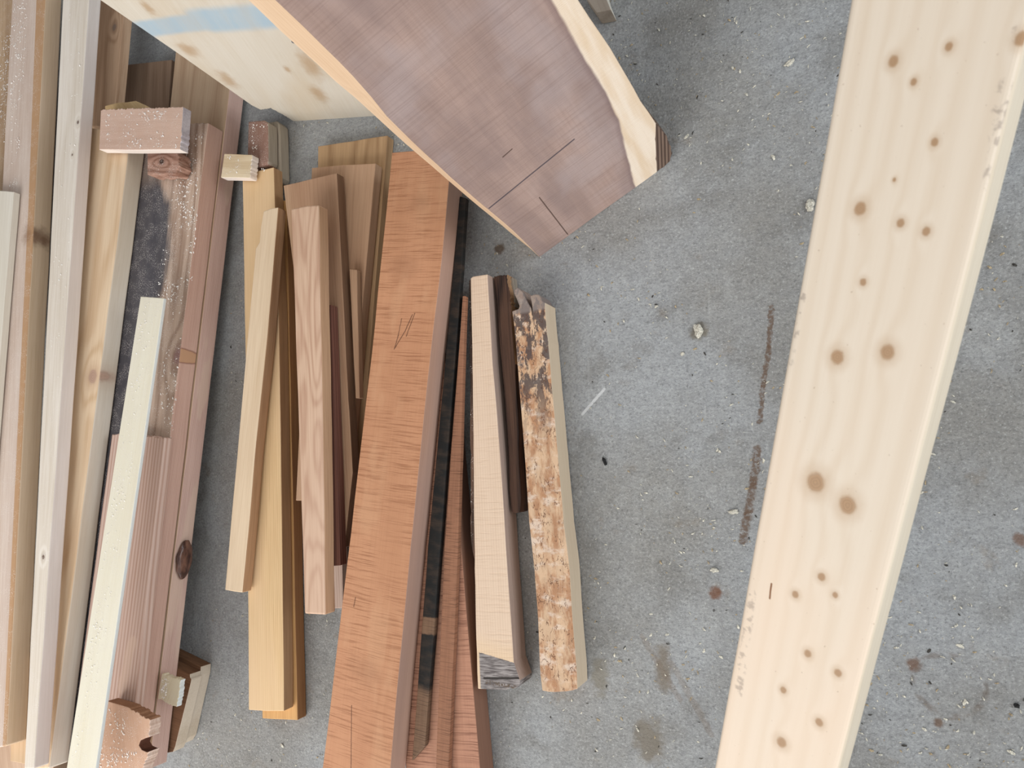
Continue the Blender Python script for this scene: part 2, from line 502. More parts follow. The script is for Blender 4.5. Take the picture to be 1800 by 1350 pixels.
m_waldark = wood('walnut_end', (112, 84, 70), (70, 50, 42), fine=0.5, fuzz=0.9)
slab = board('walnut_slab', 'wide purple-brown walnut slab with pale sapwood edges and a dark pencil line', 'wood slab',
             S_out, None, 0.042, [m_walnut, m_walsap, m_waldark], wob=0.0015, low=S_low, axis=S_ax, plane=slab_pl, bevel=0.0012,
             edge_mat={0: 1, 1: 1, 2: 1, 3: 1, 4: 1, 5: 1, 6: 1, 9: 1, 10: 1, 11: 1, 12: 1, 13: 2, 14: 2, 15: 2})
m_tipbark = wood('slab_bark_rings', (126, 102, 86), (70, 52, 42), rings=3, ring_c=0.9, yfreq=130, fine=0.5, fuzz=1.2)
board('bark_corner', 'dark ringed bark corner', None, [(1153, 217), (1163, 228), (1173, 240), (1180, 258), (1182, 270), (1178, 284), (1167, 294), (1155, 302), (1151, 280), (1150, 245)],
      None, 0.040, [m_tipbark], parent=slab, axis=((0, 1), (6, 7)), plane=slab_pl, wob=0.002, step=0.006)

# ------------------------------------------------------------------ raised pine plank at the right
d_ax = ray(770, 4076)                              # its length runs down this way
s_lv = d_ax.cross(Vector((0, 0, 1))).normalized()
if s_lv.dot(ray(1800, 600) - ray(1200, 600)) < 0: s_lv = -s_lv
nrm0 = s_lv.cross(d_ax).normalized()
if nrm0.z < 0: nrm0 = -nrm0
ROLL = math.radians(15)
# right-hand edge tips up towards the lens a little, so its side shows
s_r = (s_lv * math.cos(ROLL) + nrm0 * math.sin(ROLL)).normalized()
def pine_plane(depth):
    r = ray(1415, 450)
    fw = R @ Vector((0, 0, -1))
    p = EYE + r * (depth / r.dot(fw))
    n = d_ax.cross(s_r).normalized()
    if n.dot(EYE - p) < 0: n = -n
    return p, n
lo, hi = 0.15, 1.4
for _ in range(40):
    md_ = (lo + hi) / 2
    pl = pine_plane(md_)
    w_ = hit(1415, 450, pl); e_ = hit(1708, 450, pl)
    v = e_ - w_; v = v - d_ax * v.dot(d_ax)
    if v.length < 0.092: lo = md_
    else: hi = md_
pine_pl = pine_plane(md_)
w_ = hit(1415, 450, pine_pl); e_ = hit(1708, 450, pine_pl)
PT = 0.038
tmax = (w_.z - PT - 0.004) / -d_ax.z
vv = e_ - w_; vv = vv - d_ax * vv.dot(d_ax)
tmax_r = ((w_ + vv).z - PT - 0.004) / -d_ax.z
tt = max(0.4, min(tmax, tmax_r))
print('PINE depth', md_, 'z', w_.z, 'len', tt, 'axis', d_ax[:])
def proj(p):
    c = R.transposed() @ (p - EYE)
    return (CX + F * c.x / -c.z, CY - F * c.y / -c.z)
pc = [w_ - d_ax * 0.36, w_ + vv - d_ax * 0.36, w_ + vv + d_ax * tt, w_ + d_ax * tt]
pine_out = [proj(p) for p in pc]
PF = frame_of(pine_out, None, plane=pine_pl)
pine_knots = [((1570, 108), .0055), ((1606, 144), .0035), ((1668, 82), .004), ((1643, 250), .004), ((1572, 316), .002), ((1512, 367), .007),
              ((1583, 392), .0045), ((1628, 407), .0045), ((1517, 496), .004), ((1472, 628), .0085), ((1560, 619), .0085), ((1434, 848), .0125),
              ((1490, 888), .0115), ((1444, 1014), .0055), ((1398, 1045), .005), ((1468, 1046), .004), ((1420, 1149), .0055), ((1473, 1183), .0055),
              ((1377, 1213), .005), ((1440, 1270), .006), ((1374, 1305), .008), ((1795, 68), .006)]
def pine_extra(s, col, hgt):
    # scuffs on both arrises
    for (x0, y0, x1, y1, w) in ((1768, 150, 1752, 235, .006), (1748, 240, 1735, 330, .004), (1322, 1040, 1298, 1220, .006), (1780, 60, 1800, 70, .006), (1412, 520, 1390, 640, .003)):
        a, b = PF(x0, y0), PF(x1, y1)
        nz = s.noise(s.tc, 90, 3, 0.6)
        col = s.mix(s.math('MULTIPLY', s.seg(a, b, w, .004, 90), s.ramp(nz, .48, .62, 0, .45)), col, srgb(118, 100, 92))
    a, b = PF(1356, 1026), PF(1353, 1052)
    col = s.mix(s.seg(a, b, .0012, .0005), col, srgb(130, 80, 40))
    sp = s.noise(s.tc, 260, 2, .5)
    col = s.mix(s.math('MULTIPLY', s.ramp(sp, .72, .76), .5), col, srgb(150, 116, 84))
    return col, hgt
m_pine = wood('pine_plank', (218, 203, 182), (202, 177, 146), rings=1.6, ring_c=0.26, fine=0.10, yfreq=45.0, stretch=0.7,
              tint=(228, 200, 172), tint_amt=0.5, knots=[(PF(*k), r * 0.7, (172, 132, 92)) for k, r in pine_knots], extra=pine_extra, fuzz=0.12, rough=0.6)
m_pineside = wood('pine_plank_side', (214, 200, 176), (190, 168, 136), rings=3, ring_c=0.3, fine=0.25)
board('pine_plank', 'long knotty pale pine plank raised high across the right side of the floor', 'wood plank',
      pine_out, None, PT, [m_pine, m_pineside], wob=0.0006, plane=pine_pl, bevel=0.004, edge_mat={1: 1, 3: 1, 0: 1, 2: 1}, bseg=4)

# small pale block at the top, beyond the slab
ob = [(1020, -70), (1060, -70), (1062, -16), (1079, 14), (1050, 21), (1030, -10)]
# ------------------------------------------------------------------ left pile
def zg(y, extra=0.0):
    return 0.052 + 0.045 * (y - 200) / 1150.0 + extra
def ctl(extra=0.0, e1=None, x=300):
    return [(x - 60, 200, zg(200, extra)), (x + 60, 200, zg(200, extra)), (x - 80, 1350, zg(1350, extra if e1 is None else e1))]

m_pinkface = wood('fir_pink_face', (206, 172, 152), (176, 128, 106), rings=6, ring_c=0.5, fine=0.3, yfreq=60, tint=(214, 180, 160))
m_pinkside = wood('fir_pink_edge', (200, 156, 138), (160, 108, 92), rings=1.5, ring_c=0.65, fine=0.25, yfreq=330)
m_pinkside2 = wood('fir_pink_edge_fine', (202, 156, 138), (158, 106, 88), rings=1.2, ring_c=0.6, fine=0.25, yfreq=420)
m_tan = wood('spruce_tan', (212, 180, 142), (186, 148, 106), rings=3, ring_c=0.35, fine=0.4, fuzz=0.6)
m_white = wood('spruce_white', (228, 218, 204), (204, 188, 166), rings=2.5, ring_c=0.4, fine=0.4, fuzz=0.6, tint=(222, 210, 202))
m_shade = wood('fir_brown_shaded', (150, 122, 98), (118, 90, 68), rings=4, ring_c=0.5, fine=0.4)  # brown darkened to hold the shadow its board lies in

# G: wide board on the floor under the pile
G_out = [(312, 60), (415, 60), (262, 1352), (180, 1352)]
GF = frame_of(G_out, ctl())
def g_extra(s, col, hgt):
    return col, hgt
m_gface = wood('fir_wide_face', (196, 164, 130), (164, 126, 94), rings=5, ring_c=0.4, fine=0.35)
def gside_extra(s, col, hgt):
    nz = s.noise(s.scale(s.tc, (4, 20, 20), (8, 0, 0)), 1, 3)
    col = s.mix(s.math('MULTIPLY', s.ramp(nz, .52, .6), .5), col, srgb(214, 184, 160))
    return col, hgt
m_gside = wood('fir_wide_edge', (214, 178, 162), (178, 136, 120), rings=1.5, ring_c=0.6, fine=0.3, yfreq=300, extra=gside_extra)
board('wide_board', 'wide fir board whose pink striped edge with a dark knot borders the bare floor', 'wood board',
      G_out, ctl(), 0.038, [m_gface, m_gside], edge_mat={1: 1}, wob=0.0008)
GB = BOARDS['wide_board']
def burl():
    s = NT('burl_knot')
    n = s.noise(s.scale(s.tc, (20, 60, 60)), 1, 4, .65)
    m = s.finish(s.mix(s.ramp(n, .35, .65), srgb(66, 40, 32), srgb(120, 80, 62)), 0.32, n, .6, .002, .5)
    n_ = GB.matrix_world.to_3x3()
    X = (n_ @ Vector((1, 0, 0))).normalized(); Z = (n_ @ Vector((0, 0, 1))).normalized()
    Y = Z.cross(X)
    bm = bmesh.new(); bmesh.ops.create_icosphere(bm, subdivisions=4, radius=1.0)
    for v in bm.verts:
        k = 1 + 0.10 * mnoise.noise(v.co * 2.2)
        v.co = Vector((v.co.x * .036, v.co.y * .0075, v.co.z * .0175)) * k
    me = bpy.data.meshes.new('knot'); bm.to_mesh(me); bm.free(); me.materials.append(m)
    for p in me.polygons: p.use_smooth = True
    o = bpy.data.objects.new('knot', me); SC.collection.objects.link(o)
    o.parent = GB; o.matrix_parent_inverse = GB.matrix_world.inverted()
    c = hit(309, 985, (GB.matrix_world.translation, Z)) - Z * 0.0195
    M = Matrix((X, Y, Z)).transposed().to_4x4(); M.translation = c
    o.matrix_world = M
    o['label'] = 'dark glossy bulging knot'
burl()

# H: shaded dark board behind G
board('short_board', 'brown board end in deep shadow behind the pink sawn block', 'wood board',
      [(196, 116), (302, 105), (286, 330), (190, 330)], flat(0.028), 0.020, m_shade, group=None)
# B_S: shaded board with a ring knot
bs = [(150, -50), (224, -50), (198, 222), (140, 222)]
bc = flat(0.10)
f_ = frame_of(bs, bc)
m_bs = wood('spruce_ring_knot', (190, 156, 124), (150, 112, 80), rings=6, ring_c=0.5, fine=0.3, knots=[(f_(201, 48), 0.009, (132, 112, 98))])
board('spruce_board', 'short brown spruce board with a round ring knot, half hidden behind the white board', 'wood board',
      bs, bc, 0.022, m_bs)

# I / J: dusty block and the grey board under it
m_i = wood('dusty_brown', (150, 112, 96), (118, 84, 70), rings=4, ring_c=0.4, fine=0.4, dust=0.9)
m_igrey = wood('weathered_edge', (176, 164, 146), (140, 128, 112), rings=2, ring_c=0.4, fine=0.5)
board('dusty_board', 'sawdust-specked brown board, top of two stacked below the plywood corner', 'wood board',
      [(436, 213), (464, 211), (471, 215), (472, 283), (470, 288), (434, 298)], flat(0.056), 0.026, [m_i, m_igrey], edge_mat={1: 1, 2: 1, 3: 1}, axis=((0, 1), (4, 5)), bevel=0.003)
board('grey_board', 'weathered grey board lying on the concrete under the dusty brown board', 'wood board',
      [(440, 221), (486, 212), (491, 218), (494, 312), (490, 320), (438, 326)], flat(0.028), 0.026, [m_igrey], axis=((0, 1), (4, 5)), bevel=0.003)

# D: weathered board, stained dark on its left; the black also paints the shaded gap
D_out = [(250, 221), (366, 216), (240, 1250), (222, 1352), (118, 1352)]
DC = ctl(0.040)
DAX = ((0, 1), (3, 4))
DF = frame_of(D_out, DC, DAX)
def d_extra(s, col, hgt):
    x, y = s.split()[0], s.split()[1]
    pts = [DF(*q)[:2] for q in ((272, 300), (296, 360), (296, 450), (280, 520), (266, 600), (248, 700), (190, 900), (150, 1200))]
    g = s.curve(x, pts)
    nz = s.noise(s.scale(s.tc, (6, 60, 60)), 1, 4, .65)
    dy = s.math('ADD', s.math('SUBTRACT', y, g), s.math('MULTIPLY_ADD', nz, 0.05, -0.025))
    sgn = 1.0 if DF(350, 400)[1] > DF(280, 400)[1] else -1.0
    m = s.ramp(s.math('MULTIPLY', dy, sgn), -0.012, 0.02, 1.0, 0.0)
    x0 = DF(300, 305)[0]; x1 = DF(300, 1000)[0]
    m = s.math('MULTIPLY', m, s.ramp(x, x0 - .02, x0 + 0.05, 0.55, 1.0))
    col = s.mix(s.math('MULTIPLY', m, .93), col, s.mix(nz, srgb(40, 44, 54), srgb(78, 80, 90)))
    return col, hgt
m_d = wood('weathered_fir', (202, 174, 152), (152, 120, 98), rings=7, ring_c=0.7, fine=0.35, dust=1.0, tint=(176, 158, 142), extra=d_extra,
           knots=[(DF(313, 627), 0.017, (150, 110, 104))], fuzz=0.5)
def dside_extra(s, col, hgt):
    kd = s.spot(tuple(DF(334, 624)), 0.022, (0.95, 0.4, 1), 0.05)
    col = s.mix(s.ramp(kd, 1.0, 1.05, 1.0, 0.0), col, srgb(194, 146, 108))
    col = s.mix(s.ramp(s.math('ABSOLUTE', s.math('SUBTRACT', kd, 1.05)), .02, .1, .6, 0), col, srgb(128, 74, 56))
    return col, hgt
m_dside = wood('fir_red_edge', (214, 174, 154), (174, 128, 110), rings=1.3, ring_c=0.65, fine=0.25, yfreq=340, extra=dside_extra)
board('weathered_board', 'weathered fir board stained and shaded black along one side, with a big round knot', 'wood board',
      D_out, DC, 0.038, [m_d, m_dside], edge_mat={1: 1, 2: 1}, axis=DAX, ragged=(0,))

# E: flat sawn board on D
E_out = [(197, 763), (240, 764), (290, 770), (268, 960), (236, 1246), (222, 1352), (120, 1352)]
def e_extra(s, col, hgt):
    for (x0, y0, x1, y1, w) in ((232, 1130, 214, 1210, .02), ):
        a, b = EF(x0, y0), EF(x1, y1)
        col = s.mix(s.math('MULTIPLY', s.seg(a, b, w, .01, 20), .5), col, srgb(214, 182, 158))
    return col, hgt
EC = ctl(0.060)
EF = frame_of(E_out, EC, ((0, 2), (5, 6)))
m_e = wood('fir_flat_sawn', (208, 178, 162), (176, 134, 114), rings=1.0, ring_c=0.65, fine=0.25, yfreq=95, extra=e_extra)
board('fir_board', 'thin pink striped fir board lying under the cream strip on the weathered board', 'wood board',
      E_out, EC, 0.018, m_e, axis=((0, 2), (5, 6)), ragged=(0, 1))

# Y: yellowish framing board
Y_out = [(150, 225), (230, 225), (85, 1352), (50, 1352)]
YC = ctl(0.080)
YF = frame_of(Y_out, YC)
m_y = wood('pine_yellow', (228, 200, 164), (200, 160, 116), rings=6, ring_c=0.5, fine=0.3, tint=(214, 176, 138), knots=[(YF(163, 662), 0.017, (188, 150, 128))], fuzz=0.6)
m_yside = wood('pine_yellow_edge', (230, 218, 200), (206, 188, 162), rings=2, ring_c=0.4, fine=0.25, tint=(206, 184, 152), knots=[(YF(178, 660), 0.016, (188, 150, 128))])
board('pine_stud', 'long yellowish pine stud with a large ring knot, beside the white framing board', 'wood board',
      Y_out, YC, 0.038, [m_y, m_yside], edge_mat={1: 1}, bevel=0.0035, bseg=3)

# chips and blocks across the top of the pile
board('sawn_wedge', 'small thin yellowish wedge peeking out above the pink sawn block', 'wood offcut',
      [(184, 186), (208, 180), (238, 177), (256, 185), (252, 212), (186, 212)], flat(0.133), 0.012,
      wood('wedge_wood', (204, 172, 120), (176, 140, 90)), axis=((0, 1), (4, 5)), wob=0.003)
K0 = [(259, 262), (306, 264), (315, 274), (313, 284), (316, 292), (310, 299), (309, 305), (259, 307)]
k0f = frame_of(K0, flat(0.128), ((0, 7), (2, 5)))
board('broken_offcut', 'broken knotty offcut with a splintered end under the pink sawn block', 'wood offcut',
      K0, flat(0.130), 0.029,
      wood('splintered', (178, 136, 116), (122, 78, 58), rings=9, ring_c=0.6, knots=[(k0f(284, 284), 0.007, (58, 36, 28))], dust=0.3), ragged=(1, 2, 3, 4, 5, 6), axis=((0, 7), (2, 5)))
K1 = [(177, 193), (240, 190), (322, 188), (319, 230), (317, 263), (174, 263)]
m_k1 = wood('pink_block_face', (214, 178, 156), (188, 146, 122), rings=3, ring_c=0.3, fine=0.3, dust=1.0, fuzz=1.0)
m_k1end = wood('pink_block_end_lit', (206, 200, 206), (170, 162, 172), fine=0.5)  # bluish light on the right-hand end is put into this colour
m_k1side = wood('pink_block_side_lit', (236, 226, 216), (216, 198, 182), fine=0.3)  # bright light on the front faces is put into this near-white
board('sawn_block', 'short rough-sawn pink block lying crosswise on the pile, powdered with sawdust', 'wood offcut',
      K1, flat(0.160), 0.019, [m_k1, m_k1end, m_k1side], edge_mat={2: 1, 3: 1, 4: 2}, axis=((0, 5), (2, 4)), ragged=(0, 1, 3))
K2 = [(394, 270), (443, 272), (439, 313), (388, 312)]
board('pale_offcut', 'tiny pale pine offcut between the wide fir board and the dusty board', 'wood offcut',
      K2, flat(0.076), 0.018, [wood('pale_offcut_wood', (224, 204, 168), (192, 162, 120), yfreq=0, dust=0.3), m_k1side], edge_mat={1: 1, 2: 1}, ragged=(1,), axis=((0, 3), (1, 2)))

# W: white framing board
W_out = [(113, -60), (160, -60), (59, 1352), (42, 1352)]
WC = ctl(0.121)
WF = frame_of(W_out, WC)
m_w = wood('spruce_white_face', (232, 222, 208), (206, 190, 168), rings=2.5, ring_c=0.4, fine=0.45, dust=0.15, fuzz=0.8,
           knots=[(WF(137, 215), 0.0045, (96, 66, 54)), (WF(76, 979), 0.005, (110, 78, 60)), (WF(127, 272), 0.003, (120, 90, 70))])
m_wside = wood('spruce_white_edge', (226, 216, 208), (200, 186, 172), rings=2.5, ring_c=0.35, fine=0.3, tint=(214, 198, 190))
board('white_stud', 'long whitish spruce stud running the whole height of the pile over the pink block', 'wood board',
      W_out, WC, 0.028, [m_w, m_wside], edge_mat={1: 1}, bevel=0.0028, bseg=3)

# A: tan board with a rounded brown arris; L1 below; L0 above
A_out = [(24, -60), (82, -60), (10, 1312), (-12, 1316), (-48, 1310)]
AC = ctl(0.100)
AF = frame_of(A_out, AC, ((0, 1), (2, 4)))
def a_extra(s, col, hgt):
    x, y = s.split()[0], s.split()[1]
    pts = [AF(*q)[:2] for q in ((66, -50), (50, 360), (34, 690), (10, 1200))]
    g = s.curve(x, pts)
    sgn = 1.0 if AF(70, 300)[1] > AF(20, 300)[1] else -1.0
    dd = s.math('MULTIPLY', s.math('SUBTRACT', y, g), sgn)
    col = s.mix(s.ramp(dd, -0.002, 0.002), col, srgb(188, 144, 102))
    kd = s.spot(AF(48, 412), 0.028, (0.7, 1, 1), 0.6)
    col = s.mix(s.ramp(kd, 0.1, 1.2, .6, 0), col, srgb(140, 98, 66))
    return col, hgt
m_a = wood('spruce_pink_rough', (214, 194, 178), (188, 158, 138), rings=2.5, ring_c=0.3, fine=0.4, dust=0.6, fuzz=1.0, extra=a_extra)
def aside_extra(s, col, hgt):
    kd = s.spot(AF(62, 412), 0.032, (0.9, .5, 1), 0.6)
    col = s.mix(s.ramp(kd, 0.1, 1.2, .85, 0), col, srgb(122, 84, 60))
    a, b = AF(60, 445), AF(52, 620)
    col = s.mix(s.math('MULTIPLY', s.seg(a, b, .003, .004, 30), .7), col, srgb(120, 84, 56))
    return col, hgt
m_aside = wood('spruce_tan_edge', (230, 204, 172), (208, 176, 136), rings=2.5, ring_c=0.35, fine=0.35, extra=aside_extra, fuzz=0.5)
board('tan_stud', 'long tan stud with a dusty pink face, left of the white stud', 'wood board',
      A_out, AC, 0.038, [m_a, m_aside], edge_mat={1: 1, 2: 1, 3: 1}, axis=((0, 1), (2, 4)), bevel=0.003, bseg=3)
board('rough_board', 'rough tan board at the far left edge, half under the dusty tan stud', 'wood board',
      [(-110, -60), (30, -60), (26, 620), (-120, 620)], ctl(0.058), 0.03, wood('rough_tan', (196, 164, 128), (158, 122, 88), rings=3, fine=0.5, dust=0.6, fuzz=1.0))
board('pale_board', 'pale whitish board end entering from the left edge on top of the pile', 'wood board',
      [(-60, 331), (24, 337), (-38, 1075), (-110, 1075)], ctl(0.116), 0.014,
      wood('pale_board_wood', (226, 218, 202), (204, 192, 170), rings=2, ring_c=0.3, fine=0.3))
board('stub_board', 'short tan board end showing between the tan stud and the white stud at the bottom', 'wood board',
      [(20, 1150), (64, 1150), (57, 1346), (18, 1338)], ctl(0.060), 0.02, m_tan)
board('bottom_board', 'brown board end at the lower left corner beneath the tan stud', 'wood board',
      [(-60, 1200), (60, 1200), (110, 1420), (-60, 1420)], ctl(0.038), 0.03, wood('bottom_tan', (206, 174, 146), (176, 138, 108)))

# C: cream strip, raised towards the bottom of the picture
C_out = [(247, 521), (288, 524), (158, 1420), (106, 1420)]
CC = [(247, 521, 0.165), (288, 524, 0.165), (130, 1420, 0.245)]
CF = frame_of(C_out, CC)
m_c = wood('cream_strip_face', (234, 227, 204), (220, 206, 172), rings=2.5, ring_c=0.3, fine=0.25, dust=0.5, fuzz=0.7, tint=(232, 226, 206), rough=0.6)
m_cside = wood('cream_strip_edge', (216, 222, 220), (196, 202, 198), rings=1, ring_c=0.2, fine=0.2)
board('cream_strip', 'straight cream-white strip with clean edges, lying over the striped fir boards', 'wood strip',
      C_out, CC, 0.0065, [m_c, m_cside], edge_mat={1: 1}, wob=0.0003)

# K3: reddish block with a bolt hole, K4: crumbling pale block
K3 = [(188, 1232), (225, 1243), (264, 1266), (262, 1296), (255, 1298), (247, 1302), (244, 1310), (249, 1318), (258, 1322), (262, 1321), (250, 1352), (246, 1420), (150, 1420)]
m_k3 = wood('fir_block_face', (214, 172, 142), (190, 142, 110), rings=2, ring_c=0.3, fine=0.3, dust=0.9, fuzz=0.6)
m_k3up = wood('fir_block_upper', (176, 128, 94), (140, 94, 64), rings=2, fine=0.4)
m_k3r = wood('fir_block_side', (228, 206, 190), (198, 164, 142), rings=2, fine=0.5)
m_k3h = wood('bolt_hole_wall', (110, 64, 44), (70, 38, 26), fine=0.4)
board('holed_block', 'reddish fir block with a half-round bolt hole, right of the cream strip', 'wood offcut',
      K3, ctl(0.085), 0.022, [m_k3, m_k3up, m_k3r, m_k3h], edge_mat={0: 1, 1: 1, 2: 2, 3: 3, 4: 3, 5: 3, 6: 3, 7: 3, 8: 3, 9: 2, 10: 2},
      axis=((1,), (11,)), ragged=(1, 2, 9), wob=0.002)
K4 = [(284, 1184), (318, 1195), (315, 1220), (310, 1243), (293, 1236), (277, 1228), (280, 1208)]
board('crumbled_offcut', 'small crumbled cream offcut sitting on the edge of the wide fir board', 'wood offcut',
      K4, ctl(0.012), 0.011, [wood('crumb_wood', (232, 220, 186), (206, 188, 146), dust=0.6, fuzz=1.5), m_cside], edge_mat={1: 1, 2: 1}, ragged=(0, 1, 2, 3, 4), axis=((0, 1), (4, 5)))
# two boards whose sawn ends stick out under the pile
m_end = wood('sawn_end_grain', (204, 188, 166), (180, 160, 134), rings=2, fine=0.3, fuzz=0.5)
m_brown = wood('dark_brown_edge', (132, 92, 62), (92, 60, 38), rings=2, fine=0.5)
M_out = [(262, 1150), (322, 1180), (334, 1185), (336, 1197), (308, 1312), (304, 1322), (290, 1324), (230, 1300)]
board('crosswise_board', 'upper of two crosswise boards showing pale sawn ends under the bottom of the pile', 'wood board',
      M_out, flat(0.052), 0.025, [m_brown, m_end], edge_mat={2: 1, 3: 1, 4: 1, 5: 1}, axis=((0, 7), (2, 5)), ragged=(2,))
board('crosswise_board', 'lower of two crosswise boards showing pale sawn ends, lying on the concrete', 'wood board',
      [(272, 1133), (337, 1164), (353, 1172), (352, 1187), (327, 1298), (321, 1308), (306, 1314), (250, 1290)], flat(0.026), 0.025, [m_brown, m_end], edge_mat={2: 1, 3: 1, 4: 1, 5: 1}, axis=((0, 7), (2, 5)))

# ------------------------------------------------------------------ oak and mixed sticks in the middle
def c2(y0, z0, y1, z1, x0=500, x1=500):
    return [(x0, y0, z0), (x0 + 60, y0, z0), (x1 + 30, y1, z1)]
m_o9 = wood('ash_brown', (190, 152, 108), (150, 112, 74), rings=6, ring_c=0.55, fine=0.35)
board('oak_board', 'brown board with cathedral grain, rearmost of the three fanned left of the cherry plank', 'wood board',
      [(559, 257), (620, 248), (681, 238), (628, 895), (548, 895)], c2(250, 0.022, 900, 0.022), 0.021, m_o9, axis=((0, 2), (3, 4)))
m_o8 = wood('oak_tan', (190, 150, 116), (156, 114, 82), rings=4, ring_c=0.45, fine=0.4)
board('oak_board', 'tan board with a wavy-grained end, second of the fanned offcuts beside the cherry plank', 'wood board',
      [(548, 295), (600, 290), (660, 287), (606, 880), (520, 880)], c2(290, 0.046, 880, 0.0445), 0.021, m_o8, axis=((0, 2), (3, 4)))
board('narrow_stick', 'narrow brown stick wedged between the two fanned tan boards', 'wood strip',
      [(614, 473), (627, 474), (632, 700), (625, 700)], c2(473, 0.060, 700, 0.058), 0.012, m_o8)
m_o3 = wood('oak_orange_low', (214, 164, 100), (184, 130, 72), rings=1.5, ring_c=0.4, fine=0.45, yfreq=220)
m_o3s = wood('oak_orange_low_edge', (180, 126, 76), (146, 96, 56), rings=2, fine=0.45)
board('orange_stick', 'orange stick lying on the concrete under the longest oak stick, its end just showing', 'wood strip',
      [(449, 352), (504, 352), (523, 1266), (461, 1263)], c2(352, 0.028, 1265, 0.024), 0.023, [m_o3, m_o3s], edge_mat={1: 1, 2: 1})
m_o5 = wood('oak_brown', (190, 152, 118), (152, 112, 80), rings=2, ring_c=0.35, fine=0.45, tint=(158, 112, 84))
m_o5s = wood('oak_brown_edge_shaded', (132, 98, 72), (100, 70, 48), rings=2, fine=0.45)  # shading of the side is put into this darker brown
board('oak_board', 'brown board with a slanted sawn end directly behind the red oak stick', 'wood board',
      [(498, 326), (592, 304), (612, 700), (620, 830), (606, 962), (565, 965), (543, 700)], c2(315, 0.070, 965, 0.064), 0.020, [m_o5, m_o5s], edge_mat={1: 1, 2: 1, 3: 1}, axis=((0, 1), (4, 5)))
m_o6 = wood('mahogany_strip', (122, 76, 60), (88, 50, 40), rings=1.5, ring_c=0.5, fine=0.5, yfreq=150)
board('dark_red_strip', 'dark red-brown strip squeezed along the right side of the red oak stick', 'wood strip',
      [(562, 536), (582, 536), (598, 994), (572, 996)], c2(536, 0.088, 995, 0.082), 0.018, m_o6)
board('pale_strip', 'short greyish pink strip end showing below the dark red strip', 'wood strip',
      [(570, 930), (600, 930), (603, 1069), (574, 1070)], c2(930, 0.020, 1070, 0.018), 0.017, wood('greyish_pink', (194, 166, 148), (160, 128, 110), yfreq=150, ring_c=.4))
m_o4 = wood('red_oak_face', (210, 174, 144), (176, 130, 102), rings=16, ring_c=0.5, fine=0.4, stretch=1.5, tint=(208, 172, 146))
m_o4s = wood('red_oak_edge', (196, 154, 116), (164, 120, 84), rings=2, ring_c=0.3, fine=0.5)
board('red_oak_stick', 'pinkish red oak stick with cathedral grain, on top of the fanned offcuts', 'wood strip',
      [(511, 367), (540, 361), (560, 360), (566, 700), (572, 1081), (535, 1079), (526, 800)], c2(365, 0.122, 1080, 0.110), 0.026, [m_o4, m_o4s],
      edge_mat={2: 1, 3: 1}, axis=((0, 2), (4, 5)), bevel=0.003, bseg=3)
m_o1 = wood('oak_honey_face', (224, 188, 136), (198, 156, 104), rings=1.0, ring_c=0.45, fine=0.4, yfreq=170, tint=(220, 184, 140), tint_amt=0.7)
m_o1s = wood('oak_honey_edge', (186, 142, 98), (150, 108, 72), rings=2, ring_c=0.4, fine=0.5)
board('honey_oak_stick', 'longest honey-coloured oak stick, orange at its top end, under the pale ash stick', 'wood strip',
      [(426, 305), (455, 300), (481, 294), (490, 560), (496, 960), (499, 1250), (468, 1250), (437, 1248), (435, 960), (431, 600)],
      c2(300, 0.054, 1250, 0.050), 0.024, [m_o1, m_o1s], edge_mat={2: 1, 3: 1, 4: 1}, axis=((0, 2), (5, 7)))
m_o2 = wood('ash_pale_face', (222, 196, 162), (198, 166, 128), rings=2, ring_c=0.3, fine=0.4, stretch=1.2)
m_o2s = wood('ash_pale_edge', (186, 144, 104), (156, 114, 78), rings=2, ring_c=0.3, fine=0.5)
board('pale_ash_stick', 'pale ash stick with a notched upper corner, lying slanted on the honey oak stick', 'wood strip',
      [(463, 371), (476, 366), (489, 364), (486, 400), (470, 590), (450, 780), (434, 960), (426, 1042), (410, 1040), (395, 1037), (402, 960), (420, 760), (438, 560), (449, 437), (456, 425), (458, 400)],
      c2(365, 0.080, 1040, 0.078), 0.022, [m_o2, m_o2s], edge_mat={2: 1, 3: 1, 4: 1, 5: 1, 6: 1}, axis=((0, 2), (7, 9)), bevel=0.002)

